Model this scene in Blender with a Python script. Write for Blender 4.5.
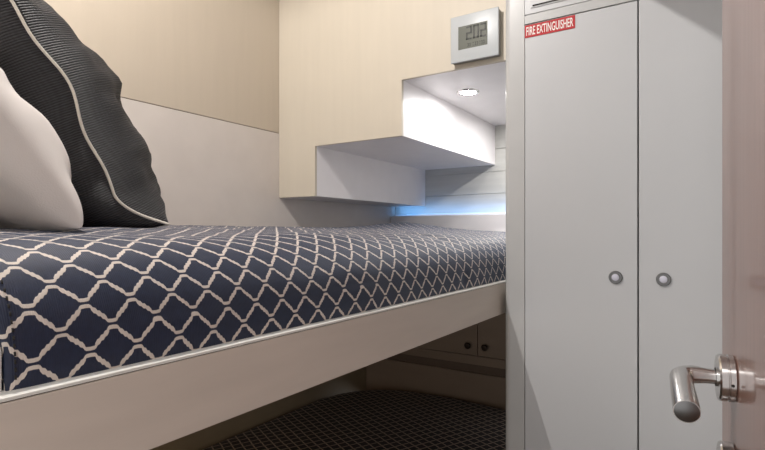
import bpy, bmesh, math, random
from mathutils import Vector, Matrix, noise
random.seed(4)
PI = math.pi
for o in list(bpy.data.objects): bpy.data.objects.remove(o, do_unlink=True)
C = bpy.context.scene.collection
R = math.radians

# ------------------------------------------------------------------ camera
cd = bpy.data.cameras.new('camera'); cam = bpy.data.objects.new('camera', cd); C.objects.link(cam)
cam.location = (0, 0, 1.2); cam.rotation_euler = (R(90), 0, R(32.8))
cd.sensor_width = 36; cd.lens = 36*511/765; cd.shift_y = 8/765; cd.clip_start = .02
bpy.context.scene.camera = cam

# ------------------------------------------------------------------ world, exposure
w = bpy.data.worlds.new('world'); bpy.context.scene.world = w; w.use_nodes = True
w.node_tree.nodes['Background'].inputs[0].default_value = (1, .975, .96, 1)
w.node_tree.nodes['Background'].inputs[1].default_value = 1.15
vs = bpy.context.scene.view_settings
vs.view_transform = 'Standard'; vs.look = 'None'; vs.gamma = 1; vs.exposure = 0.0; vs.use_curve_mapping = False

def lamp(name, kind, loc, power, color=(1, 1, 1), rot=(0, 0, 0), **kw):
    d = bpy.data.lights.new(name, kind); d.energy = power; d.color = color
    for k, v in kw.items(): setattr(d, k, v)
    o = bpy.data.objects.new(name, d); C.objects.link(o); o.location = loc; o.rotation_euler = rot
    return o
lamp('bunk_lamp_light', 'SPOT', (-.93, .30, 2.468), 64, (1, .95, .90), spot_size=R(168), spot_blend=.25, shadow_soft_size=.004)
lamp('cabin_fill_light', 'AREA', (.1, -.35, 2.12), 4, (1, .97, .94), shape='DISK', size=.5)  # broad ambient fill added out of view behind the camera
lamp('niche_downlight_light', 'AREA', (-.7785, 1.8075, 1.7205), 1.0, (1, .97, .95), shape='DISK', size=.045)
lamp('soffit_fill_light', 'AREA', (-.59, 2.16, 1.7205), 4.2, (1, .97, .95), shape='DISK', size=.045)  # unseen fill added behind the wardrobe to brighten the step box sides
lamp('ledge_led_light', 'AREA', (-1.10, 2.422, 1.318), .2, (.16, .46, 1), rot=(R(112), 0, 0), shape='RECTANGLE', size=.75, size_y=.02)
lamp('berth_lamp_light', 'POINT', (-1.2, .6, .88), 1.5, (1, .70, .38), shadow_soft_size=.05)

# ------------------------------------------------------------------ materials
def nd(nt, t, **kw):
    n = nt.nodes.new(t)
    for k, v in kw.items(): setattr(n, k, v)
    return n
def base(name, col, rough=.5, metal=0., coat=0., coat_rough=.05):
    m = bpy.data.materials.new(name); m.use_nodes = True
    b = m.node_tree.nodes['Principled BSDF']
    b.inputs['Base Color'].default_value = (*col, 1); b.inputs['Roughness'].default_value = rough
    b.inputs['Metallic'].default_value = metal; b.inputs['Coat Weight'].default_value = coat
    b.inputs['Coat Roughness'].default_value = coat_rough
    return m, m.node_tree, b
def mottled(name, col, amt=.06, rough=.45, scale=(3, 3, 3), nscale=4., coat=0., bump=0., bscale=300, coat_rough=.1):
    """painted or veneered surface: faint variation of the colour itself, plus fine bump"""
    m, nt, b = base(name, col, rough, 0, coat, coat_rough)
    tc = nd(nt, 'ShaderNodeTexCoord'); mp = nd(nt, 'ShaderNodeMapping'); mp.inputs['Scale'].default_value = scale
    nt.links.new(tc.outputs['Object'], mp.inputs[0])
    n = nd(nt, 'ShaderNodeTexNoise'); n.inputs['Scale'].default_value = nscale; n.inputs['Detail'].default_value = 5
    nt.links.new(mp.outputs[0], n.inputs['Vector'])
    r = nd(nt, 'ShaderNodeValToRGB')
    r.color_ramp.elements[0].position = .3; r.color_ramp.elements[1].position = .7
    r.color_ramp.elements[0].color = (*[c*(1-amt) for c in col], 1); r.color_ramp.elements[1].color = (*[min(1, c*(1+amt)) for c in col], 1)
    nt.links.new(n.outputs[0], r.inputs[0]); nt.links.new(r.outputs[0], b.inputs['Base Color'])
    if bump:
        n2 = nd(nt, 'ShaderNodeTexNoise'); n2.inputs['Scale'].default_value = bscale
        nt.links.new(tc.outputs['Object'], n2.inputs['Vector'])
        bp = nd(nt, 'ShaderNodeBump'); bp.inputs['Strength'].default_value = bump; bp.inputs['Distance'].default_value = .001
        nt.links.new(n2.outputs[0], bp.inputs['Height']); nt.links.new(bp.outputs[0], b.inputs['Normal'])
    return m

M = {}
M['cream'] = mottled('cream_veneer', (.575, .52, .43), .018, .5, (14, 14, 1), 3, bump=.15)
M['wallcream'] = mottled('wall_cream_veneer', (.51, .445, .36), .018, .42, (14, 14, 1), 3, bump=.15)
M['wallpale'] = mottled('wall_pale_vinyl', (.62, .57, .53), .03, .5, (3, 3, 3), 3, bump=.2)
M['white'] = mottled('white_lacquer', (.82, .80, .81), .02, .4)
M['ward'] = mottled('wardrobe_lacquer', (.515, .525, .54), .015, .35, (1, 1, 1), 2, coat=.15, coat_rough=.25)
M['post'] = mottled('wardrobe_post_lacquer', (.47, .475, .475), .015, .35)
M['rail'] = mottled('bunk_rail_veneer', (.68, .61, .54), .05, .45, (10, 1.2, 10), 3)
M['cap'] = mottled('rail_cap_lacquer', (.80, .80, .76), .02, .35)
M['plank'] = mottled('far_plank', (.56, .56, .53), .07, .5, (1, 4, 14), 3)
M['dark'] = mottled('dark_gap', (.02, .018, .016), .1, .8)
M['berth'] = mottled('berth_veneer', (.25, .19, .145), .06, .45, (1, 6, 6), 3)
M['berthshade'] = mottled('berth_recess_shade', (.13, .09, .065), .05, .5)  # shade of the gap below the cabinet doors, put into a darker colour
M['wallshade'] = mottled('berth_wall_shaded', (.25, .20, .13), .05, .5)  # left wall under the bunk: dim warm shade put into its colour
M['seam'] = mottled('seam_line', (.22, .18, .14), .05, .7)
M['chrome'] = base('brushed_chrome', (.62, .61, .60), .2, 1.)[0]
M['steel'] = base('satin_steel', (.20, .20, .20), .3, 1.)[0]
M['darkmetal'] = base('dark_bronze', (.05, .04, .035), .3, 1.)[0]
M['buttonwhite'] = mottled('button_insert', (.62, .62, .72), .02, .3)
M['red'] = mottled('red_vinyl', (.44, .006, .012), .03, .6)
M['signwhite'] = mottled('sign_white', (.85, .83, .8), .01, .5)
M['plastic'] = mottled('clock_silver_plastic', (.46, .49, .51), .02, .35, coat=.15)
M['plasticdark'] = mottled('clock_side_plastic', (.26, .26, .25), .02, .4)
M['lcd'] = mottled('lcd_glass', (.085, .092, .070), .03, .5)
M['digit'] = mottled('lcd_digit', (.018, .02, .016), .02, .5)
M['cord'] = mottled('cream_piping', (.66, .62, .55), .05, .7, nscale=60)
M['floor'] = mottled('floor_carpet', (.18, .15, .12), .15, .95, (8, 8, 8), 20, bump=.6)
def emis(name, col, s):
    m, nt, b = base(name, (.8, .8, .8), .5); b.inputs['Emission Color'].default_value = (*col, 1); b.inputs['Emission Strength'].default_value = s
    return m
M['bulb'] = emis('lamp_lens', (1, .98, .96), 70)
M['led'] = emis('blue_led', (.12, .45, 1.), .5)

# brown lacquered wood: vertical grain
m, nt, b = base('door_veneer', (.3, .18, .14), .3, 0, .6, .07)
tc = nd(nt, 'ShaderNodeTexCoord'); mp = nd(nt, 'ShaderNodeMapping'); mp.inputs['Scale'].default_value = (40, 40, 1.6)
nt.links.new(tc.outputs['Object'], mp.inputs[0])
n = nd(nt, 'ShaderNodeTexNoise'); n.inputs['Scale'].default_value = 3; n.inputs['Detail'].default_value = 8; n.inputs['Roughness'].default_value = .65
nt.links.new(mp.outputs[0], n.inputs['Vector'])
r = nd(nt, 'ShaderNodeValToRGB'); r.color_ramp.elements[0].position = .3; r.color_ramp.elements[1].position = .72
r.color_ramp.elements[0].color = (.195, .095, .072, 1); r.color_ramp.elements[1].color = (.255, .133, .102, 1)
nt.links.new(n.outputs[0], r.inputs[0]); nt.links.new(r.outputs[0], b.inputs['Base Color'])
M['wood'] = m

# woven lattice cloth, wavy stepped lines in alternate phase; UV is in metres on the cloth
def lattice(name, ground, ground2, line, period=.0445, pitch=.0230, amp=.0172, th=.0018, sheen=.3, rough=.55):
    m, nt, b = base(name, ground, rough)
    L = nt.links.new
    def mt(op, a, b_=None, c_=None):
        q = nd(nt, 'ShaderNodeMath', operation=op)
        for i, v in enumerate((a, b_, c_)):
            if v is None: continue
            if isinstance(v, (int, float)): q.inputs[i].default_value = v
            else: L(v, q.inputs[i])
        return q.outputs[0]
    uv = nd(nt, 'ShaderNodeTexCoord')
    nz = nd(nt, 'ShaderNodeTexNoise'); nz.inputs['Scale'].default_value = 9; L(uv.outputs['UV'], nz.inputs['Vector'])
    sp = nd(nt, 'ShaderNodeSeparateXYZ'); L(uv.outputs['UV'], sp.inputs[0])
    nzc = mt('MULTIPLY', mt('SUBTRACT', nz.outputs[0], .5), .007)
    u = mt('ADD', sp.outputs[0], nzc); v = mt('ADD', sp.outputs[1], nzc)
    w1 = mt('PINGPONG', mt('DIVIDE', u, period/2), 1.0)                 # 0 crest, 1 trough
    w1 = mt('MULTIPLY', w1, .999)
    rp = nd(nt, 'ShaderNodeValToRGB'); cr = rp.color_ramp; cr.interpolation = 'LINEAR'
    pts = [(0, 0), (.17, .02), (.29, .28), (.38, .33), (.455, .49), (.545, .51), (.62, .67), (.71, .72), (.83, .98), (1, 1)]
    cr.elements[0].position = 0; cr.elements[0].color = (0, 0, 0, 1); cr.elements[1].position = 1; cr.elements[1].color = (1, 1, 1, 1)
    for p, q in pts[1:-1]:
        e = cr.elements.new(p); e.color = (q, q, q, 1)
    L(w1, rp.inputs[0])
    wave = mt('MULTIPLY', mt('SUBTRACT', rp.outputs[0], .5), amp)
    steep = mt('MULTIPLY', mt('GREATER_THAN', w1, .2), mt('LESS_THAN', w1, .8))
    thk = mt('MULTIPLY', mt('ADD', mt('MULTIPLY', steep, .55), 1.), th)
    # even lines: v = 2k*pitch + wave ; odd lines: v = (2k+1)*pitch - wave
    def near(off, sgn):
        d = mt('SUBTRACT', mt('SUBTRACT', v, off), mt('MULTIPLY', wave, sgn))
        return mt('PINGPONG', d, pitch)                                  # distance to nearest multiple of 2*pitch
    dd = mt('MINIMUM', near(0., 1.), near(pitch, -1.))
    sm = nd(nt, 'ShaderNodeMapRange'); sm.interpolation_type = 'SMOOTHSTEP'
    L(mt('SUBTRACT', dd, thk), sm.inputs[0]); sm.inputs[1].default_value = -.0003; sm.inputs[2].default_value = .0003
    sm.inputs[3].default_value = 1; sm.inputs[4].default_value = 0
    wv = nd(nt, 'ShaderNodeTexNoise'); wv.inputs['Scale'].default_value = 160; wv.inputs['Detail'].default_value = 3; L(uv.outputs['UV'], wv.inputs['Vector'])
    g = nd(nt, 'ShaderNodeMixRGB'); g.inputs[1].default_value = (*ground, 1); g.inputs[2].default_value = (*ground2, 1); L(wv.outputs[0], g.inputs[0])
    mx = nd(nt, 'ShaderNodeMixRGB'); L(sm.outputs[0], mx.inputs[0]); L(g.outputs[0], mx.inputs[1]); mx.inputs[2].default_value = (*line, 1)
    L(mx.outputs[0], b.inputs['Base Color'])
    b.inputs['Sheen Weight'].default_value = sheen; b.inputs['Sheen Roughness'].default_value = .4; b.inputs['Sheen Tint'].default_value = (.55, .7, 1, 1)
    wt = nd(nt, 'ShaderNodeTexWave'); wt.bands_direction = 'X'; wt.inputs['Scale'].default_value = 160; L(uv.outputs['UV'], wt.inputs['Vector'])
    hh = mt('ADD', mt('MULTIPLY', sm.outputs[0], 1.), mt('MULTIPLY', wt.outputs[1], .25))
    bp = nd(nt, 'ShaderNodeBump'); bp.inputs['Strength'].default_value = .5; bp.inputs['Distance'].default_value = .0012
    L(hh, bp.inputs['Height']); L(bp.outputs[0], b.inputs['Normal'])
    return m
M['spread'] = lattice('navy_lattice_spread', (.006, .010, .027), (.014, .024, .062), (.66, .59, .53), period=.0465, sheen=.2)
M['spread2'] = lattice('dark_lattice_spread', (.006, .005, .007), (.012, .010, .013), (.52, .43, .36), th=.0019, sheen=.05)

# ribbed black cushion cloth (ribs across the cushion)
m, nt, b = base('black_rib_cloth', (.03, .03, .034), .6)
tc = nd(nt, 'ShaderNodeTexCoord')
wt = nd(nt, 'ShaderNodeTexWave'); wt.bands_direction = 'Z'; wt.inputs['Scale'].default_value = 78; wt.inputs['Distortion'].default_value = .7; wt.inputs['Detail'].default_value = 2
wt2 = nd(nt, 'ShaderNodeTexWave'); wt2.bands_direction = 'X'; wt2.inputs['Scale'].default_value = 110; wt2.inputs['Distortion'].default_value = .4
nt.links.new(tc.outputs['Object'], wt.inputs['Vector']); nt.links.new(tc.outputs['Object'], wt2.inputs['Vector'])
mu = nd(nt, 'ShaderNodeMath', operation='MULTIPLY_ADD'); nt.links.new(wt2.outputs[1], mu.inputs[0]); mu.inputs[1].default_value = .3; nt.links.new(wt.outputs[1], mu.inputs[2])
r = nd(nt, 'ShaderNodeValToRGB'); r.color_ramp.elements[0].color = (.003, .003, .004, 1); r.color_ramp.elements[1].color = (.032, .032, .037, 1)
r.color_ramp.elements[0].position = .35
nt.links.new(mu.outputs[0], r.inputs[0]); nt.links.new(r.outputs[0], b.inputs['Base Color'])
bp = nd(nt, 'ShaderNodeBump'); bp.inputs['Strength'].default_value = .8; bp.inputs['Distance'].default_value = .0012
nt.links.new(mu.outputs[0], bp.inputs['Height']); nt.links.new(bp.outputs[0], b.inputs['Normal'])
M['rib'] = m
M['cotton'] = mottled('white_cotton', (.74, .70, .67), .03, .6, (6, 6, 6), 3, bump=.25, bscale=500)
M['cotton'].node_tree.nodes['Principled BSDF'].inputs['Sheen Weight'].default_value = .2

# ------------------------------------------------------------------ mesh helpers
def obj(name, bm, mat, parent=None, smooth=False, mats=None):
    bmesh.ops.recalc_face_normals(bm, faces=bm.faces[:])
    me = bpy.data.meshes.new(name); bm.to_mesh(me); bm.free()
    for mm in (mats or [mat]): me.materials.append(mm)
    if smooth:
        for p in me.polygons: p.use_smooth = True
    o = bpy.data.objects.new(name, me); C.objects.link(o)
    if parent: o.parent = parent
    return o
def autosmooth(o, ang=35):
    me = o.data
    for p in me.polygons: p.use_smooth = True
    bm = bmesh.new(); bm.from_mesh(me)
    for e in bm.edges:
        if len(e.link_faces) == 2 and e.calc_face_angle(0) > R(ang): e.smooth = False
    bm.to_mesh(me); bm.free(); return o
def thing(name, label, cat, loc=(0, 0, 0), rot=(0, 0, 0), group=None):
    o = bpy.data.objects.new(name, None); C.objects.link(o); o.location = loc; o.rotation_euler = rot
    o.empty_display_size = .05; o['label'] = label; o['category'] = cat
    if group: o['group'] = group
    return o
def tag(o, label, cat, group=None):
    o['label'] = label; o['category'] = cat
    if group: o['group'] = group
    return o
def struct(o, label=None):
    o['kind'] = 'structure'
    if label: o['label'] = label
    return o
def box(bm, x0, x1, y0, y1, z0, z1, bev=0., seg=2, mi=0):
    r = bmesh.ops.create_cube(bm, size=1, matrix=Matrix.Translation(((x0+x1)/2, (y0+y1)/2, (z0+z1)/2)) @ Matrix.Diagonal((abs(x1-x0), abs(y1-y0), abs(z1-z0), 1)))
    fs = set(f for v in r['verts'] for f in v.link_faces)
    for f in fs: f.material_index = mi
    if bev:
        es = list(set(e for v in r['verts'] for e in v.link_edges))
        q = bmesh.ops.bevel(bm, geom=es, offset=bev, segments=seg, profile=.5, affect='EDGES')
        for f in q['faces']: f.material_index = mi
    return bm
def B(*a, **k): return box(bmesh.new(), *a, **k)
def prism(poly, axis, lo, hi, bm=None):
    """poly: 2D points; axis 'y' -> points are (x,z) extruded in y; axis 'z' -> (x,y) extruded in z"""
    bm = bm or bmesh.new()
    def pt(p, t): return (p[0], t, p[1]) if axis == 'y' else ((p[0], p[1], t) if axis == 'z' else (t, p[0], p[1]))
    a = [bm.verts.new(pt(p, lo)) for p in poly]; b_ = [bm.verts.new(pt(p, hi)) for p in poly]
    bm.faces.new(a); bm.faces.new(b_[::-1])
    for i in range(len(poly)):
        j = (i+1) % len(poly); bm.faces.new((a[i], b_[i], b_[j], a[j]))
    return bm
def lathe(prof, seg=40, mat=Matrix(), bm=None):
    """prof: (r, h) about local z"""
    bm = bm or bmesh.new(); rings = []
    for r_, h in prof:
        if r_ < 1e-6: rings.append([bm.verts.new(mat @ Vector((0, 0, h)))])
        else: rings.append([bm.verts.new(mat @ Vector((r_*math.cos(2*PI*k/seg), r_*math.sin(2*PI*k/seg), h))) for k in range(seg)])
    for A, D in zip(rings, rings[1:]):
        if len(A) == len(D) == 1: continue
        for k in range(seg):
            l = (k+1) % seg
            if len(A) == 1: bm.faces.new((A[0], D[k], D[l]))
            elif len(D) == 1: bm.faces.new((A[k], D[0], A[l]))
            else: bm.faces.new((A[k], D[k], D[l], A[l]))
    return bm
def tube(pts, rad, seg=24, closed=False, bm=None, cap=True):
    bm = bm or bmesh.new(); pts = [Vector(p) for p in pts]; n_ = len(pts); rings = []
    up = None
    for i, p in enumerate(pts):
        a = pts[(i-1) % n_] if (closed or i > 0) else p; c_ = pts[(i+1) % n_] if (closed or i < n_-1) else p
        t = (c_-a).normalized()
        if up is None: up = t.orthogonal().normalized()
        up = (up - t*up.dot(t)).normalized(); s_ = t.cross(up)
        rr = rad[i] if isinstance(rad, (list, tuple)) else rad
        rings.append([bm.verts.new(p + (up*math.cos(2*PI*k/seg)+s_*math.sin(2*PI*k/seg))*rr) for k in range(seg)])
    m_ = n_ if closed else n_-1
    for i in range(m_):
        A, D = rings[i], rings[(i+1) % n_]
        off = 0
        if closed and i == n_-1:
            off = min(range(seg), key=lambda q: (A[0].co-D[q].co).length)
        for k in range(seg):
            bm.faces.new((A[k], A[(k+1) % seg], D[(k+1+off) % seg], D[(k+off) % seg]))
    if cap and not closed:
        bm.faces.new(rings[0][::-1]); bm.faces.new(rings[-1])
    return bm

# ------------------------------------------------------------------ the setting
XL, YC, YF = -1.5, 1.54, 2.46
struct(obj('floor', B(-1.62, .95, -.7, 2.6, -.06, 0), M['floor']), 'dark carpeted cabin floor')
lw = bmesh.new()
box(lw, XL-.08, XL, -.7, 2.56, .985, 1.6095)
struct(obj('wall_left_lower', B(XL-.08, XL, -.7, 2.56, 0, .985), M['wallshade']), 'wall beside the lower berth, under-bunk shade put into its brown colour')
struct(obj('wall_left', lw, M['wallpale']), 'pale vinyl wall panel behind the bunk, below the seam')
struct(obj('wall_left_upper', B(XL-.08, XL, -.7, YC+.02, 1.6125, 2.6), M['wallcream']), 'cream veneer wall panel above the seam')
struct(obj('trim_1', B(XL-.08, XL-.003, -.7, YC, 1.6095, 1.6125), M['seam']), 'thin dark seam across the left wall')
# far wall: planks with thin grooves, each plank bevelled, one wall
fw = bmesh.new()
zs = [1.295, 1.398, 1.508, 1.622, 1.74]
for a, b_ in zip(zs, zs[1:]): box(fw, XL+.001, -.3, YF, YF+.06, a+.001, b_-.001, bev=.0015, seg=1)
box(fw, XL+.001, -.3, YF+.006, YF+.06, 1.2, 2.5)
struct(obj('wall_far', fw, M['plank']), 'far wall of grey-white horizontal planks past the foot of the bunk')
struct(obj('wall_far_lower', B(XL+.001, -.3, YF-.05, YF+.06, .98, 1.293, bev=.002), M['white']), 'pale wall ledge under the blue light')
struct(obj('wall_right', B(.9, .98, -.7, 2.56, 0, 2.3), M['wallpale']))
struct(obj('ceiling', B(-.58, .98, -.7, 2.56, 2.169, 2.26), M['white']), 'cabin ceiling')
struct(obj('ceiling_upper', B(-1.58, -.56, -.7, 2.56, 2.5, 2.58), M['white']), 'raised ceiling over the bunk')
struct(obj('trim_2', B(-.6, -.58, -.7, 1.53, 2.169, 2.5), M['white']), 'ceiling drop beside the bunk')

# stepped stair housing over the foot of the bunk
sh = thing('stair_housing', 'cream stepped underside of a staircase boxed in over the bunk foot', 'stair housing', (0, YC, 1.345))
def at(o, parent):      # child given in world coordinates
    o.parent = parent; o.matrix_parent_inverse = Matrix.Translation(-Vector(parent.location))
    return o
prof = [(XL+.001, 1.345), (-1.3075, 1.345), (-1.3075, 1.541), (-.9125, 1.541), (-.9125, 1.7365), (-.472, 1.7365), (-.472, 2.49), (XL+.001, 2.49)]
at(obj('front_panel', prism(prof, 'y', YC, YC+.012), M['cream']), sh)
sb = prism([(XL+.001, 1.3455), (-1.308, 1.3455), (-1.308, 1.60), (XL+.001, 1.60)], 'y', YC+.0125, YF-.001)
at(obj('step_box', sb, M['white']), sh)
sb = prism([(-1.3075, 1.5415), (-.913, 1.5415), (-.913, 1.80), (-1.3075, 1.80)], 'y', YC+.0125, YF-.001)
at(obj('step_box', sb, M['white']), sh)
sb = B(-.9125, -.472, YC+.0125, YF-.001, 1.737, 1.80)
at(obj('soffit', sb, M['white']), sh)

# downlight in the soffit, plus an added fill one out of sight
for loc, lab in (((-.7785, 1.8075, 1.737), 'small round chrome downlight glowing in the white soffit under the clock'),
                 ((-.59, 2.16, 1.737), 'added chrome-ringed fill light in the soffit, unseen behind the wardrobe')):
    dl = thing('downlight', lab, 'ceiling light', loc)
    autosmooth(obj('trim_ring', lathe([(.030, -.0005), (.030, -.004), (.036, -.006), (.041, -.0045), (.043, -.0005)], 48), M['chrome'], dl))
    obj('lens', lathe([(0, -.0095), (.014, -.009), (.023, -.0065), (.028, -.003), (.0295, -.0005), (.0295, 0)], 40), M['bulb'], dl, True)
# lamps of the room, beyond the picture's edges
for loc in ((-.93, .30, 2.4995),):
    t = thing('ceiling_lamp', 'round chrome spotlight recessed in the raised ceiling over the bunk', 'ceiling light', loc)
    autosmooth(obj('trim_ring', lathe([(.030, -.0005), (.030, -.012), (.036, -.014), (.041, -.010), (.043, -.0005)], 40), M['chrome'], t))
    obj('lens', lathe([(0, -.004), (.0295, -.003), (.0295, -.0005)], 32), M['bulb'], t)

# blue light on the ledge
t = thing('led_strip', 'slim blue light strip along the far ledge beyond the bunk foot', 'light strip', (0, 0, 0))
obj('channel', B(-1.495, -.62, YF-.012, YF-.001, 1.2935, 1.302), M['white'], t)
obj('diffuser', B(-1.42, -.80, YF-.010, YF-.003, 1.302, 1.3045), M['led'], t)

# ------------------------------------------------------------------ wardrobe
YW = 1.3; WL = -.459
wd = thing('wardrobe', 'tall off-white built-in wardrobe with two doors beside the bunk', 'wardrobe', (WL, YW, 0))
def rounded_left(x0, x1, y0, y1, r_, n_=8):
    p = [(x1, y0), (x1, y1), (x0, y1)]
    for k in range(n_+1):
        a = PI - (-PI/2*0) + k*(PI/2)/n_
        p.append((x0+r_+r_*math.cos(a), y0+r_+r_*math.sin(a)))
    return p
bm = prism(rounded_left(WL, -.4042, YW, YW+.62, .018), 'z', 0, 2.168)
autosmooth(at(obj('corner_post', bm, M['post']), wd), 25)
at(obj('carcass', B(-.4042, .55, YW+.012, YW+.62, 0, 2.168), M['dark']), wd)
def wdoor(x0, x1, kx):
    d = at(obj('door', B(x0, x1, YW-.0005, YW+.0115, .08, 1.7325, bev=.0012, seg=2), M['ward']), wd)
    mt = Matrix.Translation((kx, YW-.0005, 1.0965)) @ Matrix.Rotation(R(90), 4, 'X')
    kb = lathe([(.0150, 0), (.0150, .003), (.0135, .0045), (.0118, .0045), (.0110, .0030), (.0098, .0030), (.0092, .0052), (.0080, .0052)], 40, mt)
    k = autosmooth(obj('knob', kb, M['steel'])); k.parent = d; k.matrix_parent_inverse = Matrix.Translation(-Vector(wd.location)).inverted() @ Matrix.Translation(-Vector(wd.location)); k['label'] = 'round brushed steel push button'
    kb = lathe([(.0080, .0030), (.0080, .0052), (.0068, .0060), (0, .0062)], 32, mt)
    k2 = obj('knob_cap', kb, M['buttonwhite'], None, True); k2.parent = d; k2.matrix_parent_inverse = k.matrix_parent_inverse.copy()
    return d
wdoor(-.4028, -.1433, -.1890)
wdoor(-.1403, .1160, -.0905)
at(obj('fixed_panel', B(.119, .55, YW, YW+.0115, .08, 1.7325, bev=.001), M['ward']), wd)
at(obj('plinth', B(-.4028, .55, YW+.004, YW+.0115, 0, .077), M['ward']), wd)
at(obj('head_rail', B(-.4035, .55, YW-.0003, YW+.0115, 1.7350, 1.7572, bev=.0006, seg=1), M['post']), wd)
bm = B(-.4035, .55, YW-.0003, YW+.0115, 1.7586, 2.168, bev=.0006, seg=1)
at(obj('upper_panel', bm, M['ward']), wd)
vg = thing('ventilation_grille', 'black-slotted grille in the wardrobe head above the red sign', 'grille', (-.30, YW-.0005, 1.80))
bm = B(-.0875, .0875, -.002, 0, -.028, .028, bev=.0008, seg=1)
obj('frame', bm, M['ward'], vg)
for k in range(3):
    obj('slot', B(-.0825, .0825, -.0034, -.0022, -.0245+k*.018, -.0212+k*.018), M['dark'], vg)

# red sign
sg = thing('warning_sign', 'small red sign with white FIRE EXTINGUISHER lettering on the left wardrobe door', 'sign', (-.3413, YW-.0009, 1.7150))
obj('plate', B(-.0617, .0617, -.0008, 0, -.0162, .0162, bev=.0004, seg=1), M['red'], sg)
def text_mesh(body, font_h, wid, thick=.0004, bold=.0):
    cu = bpy.data.curves.new('lettering', 'FONT'); cu.body = body; cu.align_x = 'CENTER'; cu.align_y = 'CENTER'; cu.size = 1; cu.extrude = .01; cu.offset = bold
    o = bpy.data.objects.new('lettering', cu); C.objects.link(o)
    dg = bpy.context.evaluated_depsgraph_get(); me = bpy.data.meshes.new_from_object(o.evaluated_get(dg))
    bpy.data.objects.remove(o); bpy.data.curves.remove(cu)
    xs = [v.co.x for v in me.vertices]; ys = [v.co.y for v in me.vertices]; zz = [v.co.z for v in me.vertices]
    for v in me.vertices:
        x = (v.co.x-(max(xs)+min(xs))/2)/(max(xs)-min(xs))*wid; y = (v.co.y-(max(ys)+min(ys))/2)/(max(ys)-min(ys))*font_h
        z = (v.co.z-min(zz))/(max(zz)-min(zz))*thick
        v.co = (x, -z, y)
    return me
me = text_mesh('FIRE EXTINGUISHER', .0220, .1150, bold=.009); me.materials.append(M['signwhite'])
lt = bpy.data.objects.new('lettering', me); C.objects.link(lt); lt.parent = sg; lt.location = (0, -.0009, 0)

# ------------------------------------------------------------------ wall clock
ck = thing('wall_clock', 'square silver digital clock with grey display on the cream stair housing', 'clock', (-.6325, YC-.0002, 1.8235))
bm = B(-.079, .079, -.020, 0, -.0725, .0725, bev=.003, seg=3)
cs = autosmooth(obj('case', bm, M['plasticdark'], ck))
fp = autosmooth(obj('face_plate', B(-.081, .081, -.0245, -.018, -.0745, .0745, bev=.0022, seg=3), M['plastic'], ck))
dx0, dx1, dz0, dz1 = -.0535, .0450, -.0355, .0385
obj('display', B(dx0, dx1, -.0252, -.0246, dz0, dz1), M['lcd'], ck)
bm = bmesh.new()
SEG = {'0': 'abcdef', '2': 'abged'}
def digit(bm, ch, x, z, w_, h, t_, y0=-.0258, y1=-.0253):
    g = .0006
    S = {'a': (x+g, x+w_-g, z+h-t_, z+h), 'g': (x+g, x+w_-g, z+h/2-t_/2, z+h/2+t_/2), 'd': (x+g, x+w_-g, z, z+t_),
         'f': (x, x+t_, z+h/2+g, z+h-g), 'b': (x+w_-t_, x+w_, z+h/2+g, z+h-g), 'e': (x, x+t_, z+g, z+h/2-g), 'c': (x+w_-t_, x+w_, z+g, z+h/2-g)}
    for s in SEG[ch]:
        a = S[s]; box(bm, a[0], a[1], y0, y1, a[2], a[3])
for i, ch in enumerate('202'): digit(bm, ch, -.0265+i*.0240, -.0085, .0195, .0425, .0050)
random.seed(2)
for x in [-.022, -.0155, -.0035, .003, .0095, .018, .0245, .031]:
    box(bm, x, x+.0038, -.0258, -.0253, -.030, -.0285); box(bm, x, x+.0038, -.0258, -.0253, -.0215, -.020)
    if x not in (-.0035, .018): box(bm, x+.0027, x+.0040, -.0258, -.0253, -.030, -.020)
obj('digits', bm, M['digit'], ck)

# ------------------------------------------------------------------ upper bunk
bk = thing('bunk_bed', 'upper bunk with a beige side rail and white top edge', 'bunk bed', (-.47, .2, .984))
RX = -.47
at(obj('side_rail', B(RX-.020, RX, .05, YF-.055, .984, 1.0655, bev=.001), M['rail']), bk)
at(obj('rail_cap', B(RX-.0265, RX+.0003, .05, YF-.055, 1.0664, 1.0695, bev=.0005), M['cap']), bk)
at(obj('base_board', B(XL+.002, RX-.021, -.3, YF-.055, .990, 1.02), M['berth']), bk)
at(obj('rail_gap', B(RX-.018, RX-.002, .051, YF-.056, 1.0650, 1.0668), M['dark']), bk)
at(obj('end_board', B(XL+.002, RX-.0205, -.089, .1845, 1.021, 1.105, bev=.003), M['cap']), bk)
at(obj('headboard', B(XL+.002, RX-.06, -.12, -.09, 1.021, 1.72, bev=.004), M['wallcream']), bk)

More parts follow.
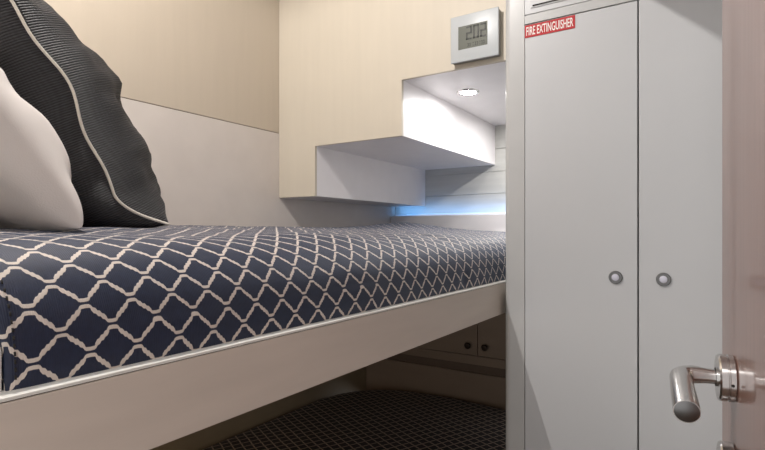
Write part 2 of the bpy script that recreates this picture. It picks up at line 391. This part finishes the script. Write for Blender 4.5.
# bedspread over the mattress: cross-section from the rail up over the front edge to the wall
def spread_mesh():
    bm = bmesh.new(); uvl = bm.loops.layers.uv.new('UVMap')
    sec = []
    for k in range(25):
        a = k/24*PI/2; sec.append((-.682+.196*math.cos(a)**.62, 1.067+.1320*math.sin(a)**.80))
    sec += [(-.82, 1.205), (-.95, 1.210), (-1.1, 1.214), (-1.25, 1.219), (-1.4, 1.224), (-1.47, 1.225), (-1.497, 1.22)]
    # resample
    pts = []
    for (a, b_) in zip(sec, sec[1:]):
        L_ = math.dist(a, b_); k = max(2, int(L_/.010))
        for i in range(k): pts.append((a[0]+(b_[0]-a[0])*i/k, a[1]+(b_[1]-a[1])*i/k))
    pts.append(sec[-1])
    s = [0]
    for a, b_ in zip(pts, pts[1:]): s.append(s[-1]+math.dist(a, b_))
    ys = [.170+i*(2.40-.170)/230 for i in range(231)]
    ye0, ye1 = ys[0], ys[-1]
    grid = []
    for y in ys:
        row = []
        for j, (x, z) in enumerate(pts):
            # rounded near end
            d = min(1, (y-ye0)/.045); d2 = min(1, (ye1-y)/.06)
            pull = (1-math.sqrt(max(0, 1-(1-d)**2)))
            hgt = z-1.064
            fx = x - pull*.010*max(0, 1-(-.485-x)/.15)
            fz = z - (1-math.sqrt(max(0, 1-(1-d2)**2)))*.05*min(1, max(0, hgt)/.1)
            yy = y + 0+(max(0, .186-y) if hgt < .04 else max(0, .186-y)*max(0, 1-(hgt-.04)/.03))     # bottom tucked in at the near end
            wr = .0045*noise.noise(Vector((x*5, y*5, z*5)))+.0022*noise.noise(Vector((x*14+3, y*11, z*14)))
            env = min(1, max(0, hgt)/.02)
            # a soft fold on the front, and a hump by the foot wall
            fold = -.0040*math.exp(-((y-1.12-.35*(z-1.12))/.018)**2)*env*(1 if x > -.62 else math.exp(-((x+.62)/.05)**2))
            hump = .030*math.exp(-((y-2.12)/.20)**2-((x+1.22)/.20)**2)
            n_ = Vector((1, 0, 0)) if x > -.49 else Vector((0, 0, 1))
            amp = (wr+fold)*env
            row.append(bm.verts.new((fx+n_.x*amp*.9, yy, fz+n_.z*amp+hump if n_.z else fz+hump+amp*.3)))
        grid.append(row)
    for i in range(len(ys)-1):
        for j in range(len(pts)-1):
            f = bm.faces.new((grid[i][j], grid[i+1][j], grid[i+1][j+1], grid[i][j+1]))
            for lp, (a, b_) in zip(f.loops, ((i, j), (i+1, j), (i+1, j+1), (i, j+1))):
                lp[uvl].uv = (ys[a]+.0035, s[b_]-.0100)
    # near end closed down to the base
    low = [bm.verts.new((p.co.x if p.co.x > -1.49 else -1.497, max(p.co.y, .186), 1.064)) for p in grid[0]]
    for j in range(len(pts)-1):
        f = bm.faces.new((grid[0][j+1], low[j+1], low[j], grid[0][j])) if (grid[0][j].co-low[j].co).length > 1e-4 else None
        if f:
            for lp in f.loops: lp[uvl].uv = (lp.vert.co.x, lp.vert.co.z)
    return bm
bm = spread_mesh()
me = bpy.data.meshes.new('bedspread'); bm.to_mesh(me); bm.free(); me.materials.append(M['spread'])
for p in me.polygons: p.use_smooth = True
sp = bpy.data.objects.new('bedspread', me); C.objects.link(sp)
tag(sp, 'navy bedspread with cream lattice pattern over the upper bunk mattress', 'bedspread')
# dark stitched seam close to the near end
for z in [1.078+.0065*k for k in range(14)]:      # dark stitches down the near corner
    a = math.asin(min(1, ((z-1.067)/.1320)**1.25)); x = -.682+.196*math.cos(a)**.62
    if z > 1.085 or True:
        obj('stitch', tube([(x-.0004, .192, z), (x-.0006, .1918, z+.0035)], .0009, 6), M['dark'], sp, True)

# ------------------------------------------------------------------ cushions
def cushion(name, a, b_, T, mat, loc, rot, label, cat, pinch=.06, seam=lambda v: 0, seed=0, wr=.006, sharp=.45, parts=True, N=64):
    bm = bmesh.new(); top, bot = {}, {}
    def P0(u, v, s):
        x = a*u*(1-pinch*(1-v*v)*abs(u)); z = b_*v*(1-pinch*(1-u*u)*abs(v))
        e = ((1-u**4)*(1-v**4))
        th = T*max(0, (1-u*u))**sharp*max(0, (1-v*v))**sharp
        th *= 1 + .12*noise.noise(Vector((u*1.3+seed, v*1.3, s)))
        sag = 1-.38*v
        q = Vector((u*2.1+seed*3, v*2.6, s*5))
        wv = wr*(noise.noise(q*1.1)*1.2 + .7*noise.noise(q*2.7) - .5*abs(noise.noise(Vector((u*3.3, v*1.6+seed, s*3)))))*min(1, e*2.2)
        # creases running in from the side seam
        cre = -.5*wr*max(0, math.sin(v*13+1.5*math.sin(3*u)+seed))**3*(abs(u)**3)*min(1, e*3)
        yo = seam(v)*max(0, abs(u))**2*(1 if u > 0 else .3)
        return Vector((x, s*(th*sag+wv+cre)+yo, z))
    g = [-math.cos(PI*i/N) for i in range(N+1)]
    for i in range(N+1):
        for j in range(N+1):
            top[i, j] = bm.verts.new(P0(g[i], g[j], 1))
            bot[i, j] = top[i, j] if i in (0, N) or j in (0, N) else bm.verts.new(P0(g[i], g[j], -1))
    for i in range(N):
        for j in range(N):
            bm.faces.new((top[i, j], top[i+1, j], top[i+1, j+1], top[i, j+1]))
            bm.faces.new((bot[i, j+1], bot[i+1, j+1], bot[i+1, j], bot[i, j]))
    o = obj(name if not parts else 'cover', bm, mat, None, True)
    per = [P0(1, g[j], 1) for j in range(N)]+[P0(-g[i], 1, 1) for i in range(N)]+[P0(-1, -g[j], 1) for j in range(N)]+[P0(g[i], -1, 1) for i in range(N)]
    if parts:
        t = thing(name, label, cat, loc, rot); o.parent = t
        obj('piping', tube([p for k, p in enumerate(per) if k == 0 or (p-per[k-1]).length > .0008], .0026, 10, True), M['cord'], t, True)['label'] = 'cream piping along the seam'
        return t
    o.location = loc; o.rotation_euler = rot; tag(o, label, cat); return o
def seamS(v):
    # side seam swings forward to the bottom corner
    return .045*max(0, (-v-.68)/.32)**1.2 + .012*math.sin((v+.3)*4.0) + .005*math.sin(v*11+1)
def place(a, b_, yo, lean, yaw, target):
    """location so that the local point (a, yo, -b) lands on target"""
    Rm = Matrix.Rotation(-yaw, 3, 'Z') @ Matrix.Rotation(lean, 3, 'X')
    return Vector(target) - Rm @ Vector((a, yo, -b_)), Rm.to_euler()
lc, rt = place(.27, .27, .045, R(28.5), R(14), (-.86, .592, 1.217))
cushion('cushion', .27, .27, .145, M['rib'], lc, rt, 'black ribbed cushion with cream piping leaning on the upper bunk', 'cushion', seam=seamS, seed=1.7, wr=.019)
lc, rt = place(.29, .305, 0, R(37), R(8), (-.74, .372, 1.207))
cushion('pillow', .29, .305, .082, M['cotton'], lc, rt, 'plump plain white pillow in front of the black cushion', 'pillow', seed=5.2, wr=.018, parts=False, sharp=.38, pinch=.03)

# ------------------------------------------------------------------ lower berth
lb = thing('lower_berth', 'wide lower berth built in under the bunk with curved head end', 'bed', (-1, 1, 0))
outline = [(-1.496, -.1), (-.48, -.1), (-.48, 1.9), (-.52, 2.03), (-.60, 2.095), (-.74, 2.132), (-.88, 2.147), (-1.03, 2.153), (-1.16, 2.142), (-1.275, 2.117), (-1.36, 2.07), (-1.425, 2.005), (-1.47, 1.92), (-1.496, 1.80)]
at(obj('base', prism([(x*.998-.003 if x > -1 else x, y-.003) for x, y in outline], 'z', 0, .36), M['berth']), lb)
def lower_spread():
    # dense top from the outline with a rolled edge
    bm = bmesh.new(); uvl = bm.loops.layers.uv.new('UVMap')
    cx_, cy_ = -1.0, 1.0
    dense = []
    n_ = len(outline)
    for i in range(n_):
        a, b_ = Vector(outline[i]), Vector(outline[(i+1) % n_]); k = max(1, int((b_-a).length/.03))
        for q in range(k): dense.append(a.lerp(b_, q/k))
    rings = [(1.0, .361), (1.0, .40), (.997, .425), (.990, .440), (.975, .449), (.95, .453), (.85, .456), (.7, .457), (.5, .457), (.25, .457)]
    prev = None
    for sc, z in rings:
        ring = [bm.verts.new((cx_+(p.x-cx_)*sc, cy_+(p.y-cy_)*sc, z)) for p in dense]
        if prev:
            for i in range(len(ring)):
                j = (i+1) % len(ring); bm.faces.new((prev[i], prev[j], ring[j], ring[i]))
        prev = ring
    bm.faces.new(prev)
    for f in bm.faces:
        for lp in f.loops: lp[uvl].uv = (lp.vert.co.x*.94+lp.vert.co.y*.34, lp.vert.co.y*.94-lp.vert.co.x*.34+lp.vert.co.z)
    return bm
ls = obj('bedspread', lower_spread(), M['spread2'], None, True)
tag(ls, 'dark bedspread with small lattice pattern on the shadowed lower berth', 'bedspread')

cb = thing('cabinet', 'low built-in cabinet with two small doors at the far end of the lower berth', 'cabinet', (-.95, 2.17, .36))
at(obj('plinth_panel', B(XL+.002, -.456, 2.17, 2.40, .36, .565, bev=.001), M['berth']), cb)
at(obj('shelf_recess', B(XL+.002, -.456, 2.183, 2.40, .565, .604), M['berthshade']), cb)
at(obj('rail', B(XL+.002, -.456, 2.17, 2.40, .604, .643, bev=.001), M['berth']), cb)
at(obj('carcass', B(XL+.002, -.456, 2.19, 2.40, .643, .984), M['dark']), cb)
for x0, x1, kx in ((-1.30, -.8900, -.9297), (-.8872, -.458, -.848)):
    d = at(obj('door', B(x0, x1, 2.17, 2.188, .6455, .982, bev=.001), M['berth']), cb)
    mt = Matrix.Translation((kx, 2.17, .690)) @ Matrix.Rotation(R(90), 4, 'X')
    k = autosmooth(obj('knob', lathe([(.007, 0), (.006, .010), (.013, .016), (.015, .021), (.011, .026), (0, .027)], 24, mt), M['darkmetal']))
    k.parent = d
at(obj('side_filler', B(XL+.002, -1.303, 2.17, 2.188, .6455, .982), M['berth']), cb)

# ------------------------------------------------------------------ brown door with lever handle
# frame of the door: origin at the rose centre on the door face; local x along the door (to its free edge), y out of the face to the cabin
DO = Vector((.0207, .6855, 1.039)); dang = math.atan2(.993, -.115)
dr = bpy.data.objects.new('door_1', None); bpy.data.objects.remove(dr)
bm = B(-.66, .086, -.040, 0, -1.03, 1.10, bev=.0015, seg=2)
dr = obj('door_1', bm, M['wood']); dr.location = DO; dr.rotation_euler = (0, 0, dang)
struct(dr, 'open brown lacquered wood door at the right edge')
# local +y must face the cabin side (left): rotation by dang maps +x to the door direction, +y to the left
hd = bmesh.new()
Ry = Matrix.Rotation(R(-90), 4, 'X')      # local z -> +y
lathe([(.0, .0002), (.0245, .0002), (.0255, .0012), (.0255, .0060), (.0246, .0066), (.0246, .0074), (.0255, .0080), (.0255, .0140), (.0240, .0158), (.0105, .0160), (.0105, .0175)], 56, Ry, hd)
h0 = autosmooth(obj('lever_rose', hd, M['chrome'], dr)); h0['label'] = 'round chrome rose of the lever handle'
nk = .052; rr = .0112; pts = []
for t_ in (0.010, .018, .026, .034): pts.append((0, t_, 0))
br = .013
for k in range(9):
    a = k/8*PI/2; pts.append((-br+br*math.cos(a), nk-br+br*math.sin(a), -.002*math.sin(a)))
for q in (.03, .05, .07, .088): pts.append((-q, nk, -.002-(q-.013)*.20))
rad = [.0082, .0082, .0085, .0095]+[.0100+.0012*k/8 for k in range(9)]+[.0116, .0120, .0122, .0122]
hb = tube(pts, rad, 36, cap=True)
h1 = autosmooth(obj('lever_handle', hb, M['chrome'], dr), 40); h1['label'] = 'brushed chrome lever handle bent towards the viewer'
ec = lathe([(0, .0003), (.0108, .0003), (.0118, -.0002)], 36, Matrix.Translation(pts[-1]) @ Vector((-1, 0, -.20)).to_track_quat('Z', 'Y').to_matrix().to_4x4())
obj('end_cap', ec, M['steel'], h1, True)
st = lathe([(0, .0), (.0022, .0), (.0022, .0004), (0, .0004)], 16, Matrix.Translation((-.004, .0108, .0)) @ Matrix.Rotation(0, 4, 'X'))
# grub screw hole in the rim of the rose, on the side facing the viewer
gs = lathe([(0, .0004), (.0016, .0004), (.0016, -.0004)], 14, Matrix.Translation((-.0255, .0045, -.002)) @ Matrix.Rotation(R(-90), 4, 'Y'))
obj('grub_screw', gs, M['dark'], h0); st.free()
hd = lathe([(.0, .0002), (.0245, .0002), (.0255, .0012), (.0255, .0120), (.0240, .0138), (.0, .0140)], 56, Matrix.Translation((0, 0, -.0975)) @ Ry)
h2 = autosmooth(obj('lock_rose', hd, M['chrome'], dr))
tk = box(bmesh.new(), -.004, .004, .0135, .030, -.0975-.012, -.0975+.012, bev=.0025)
h3 = autosmooth(obj('thumb_turn', tk, M['chrome'], h2))
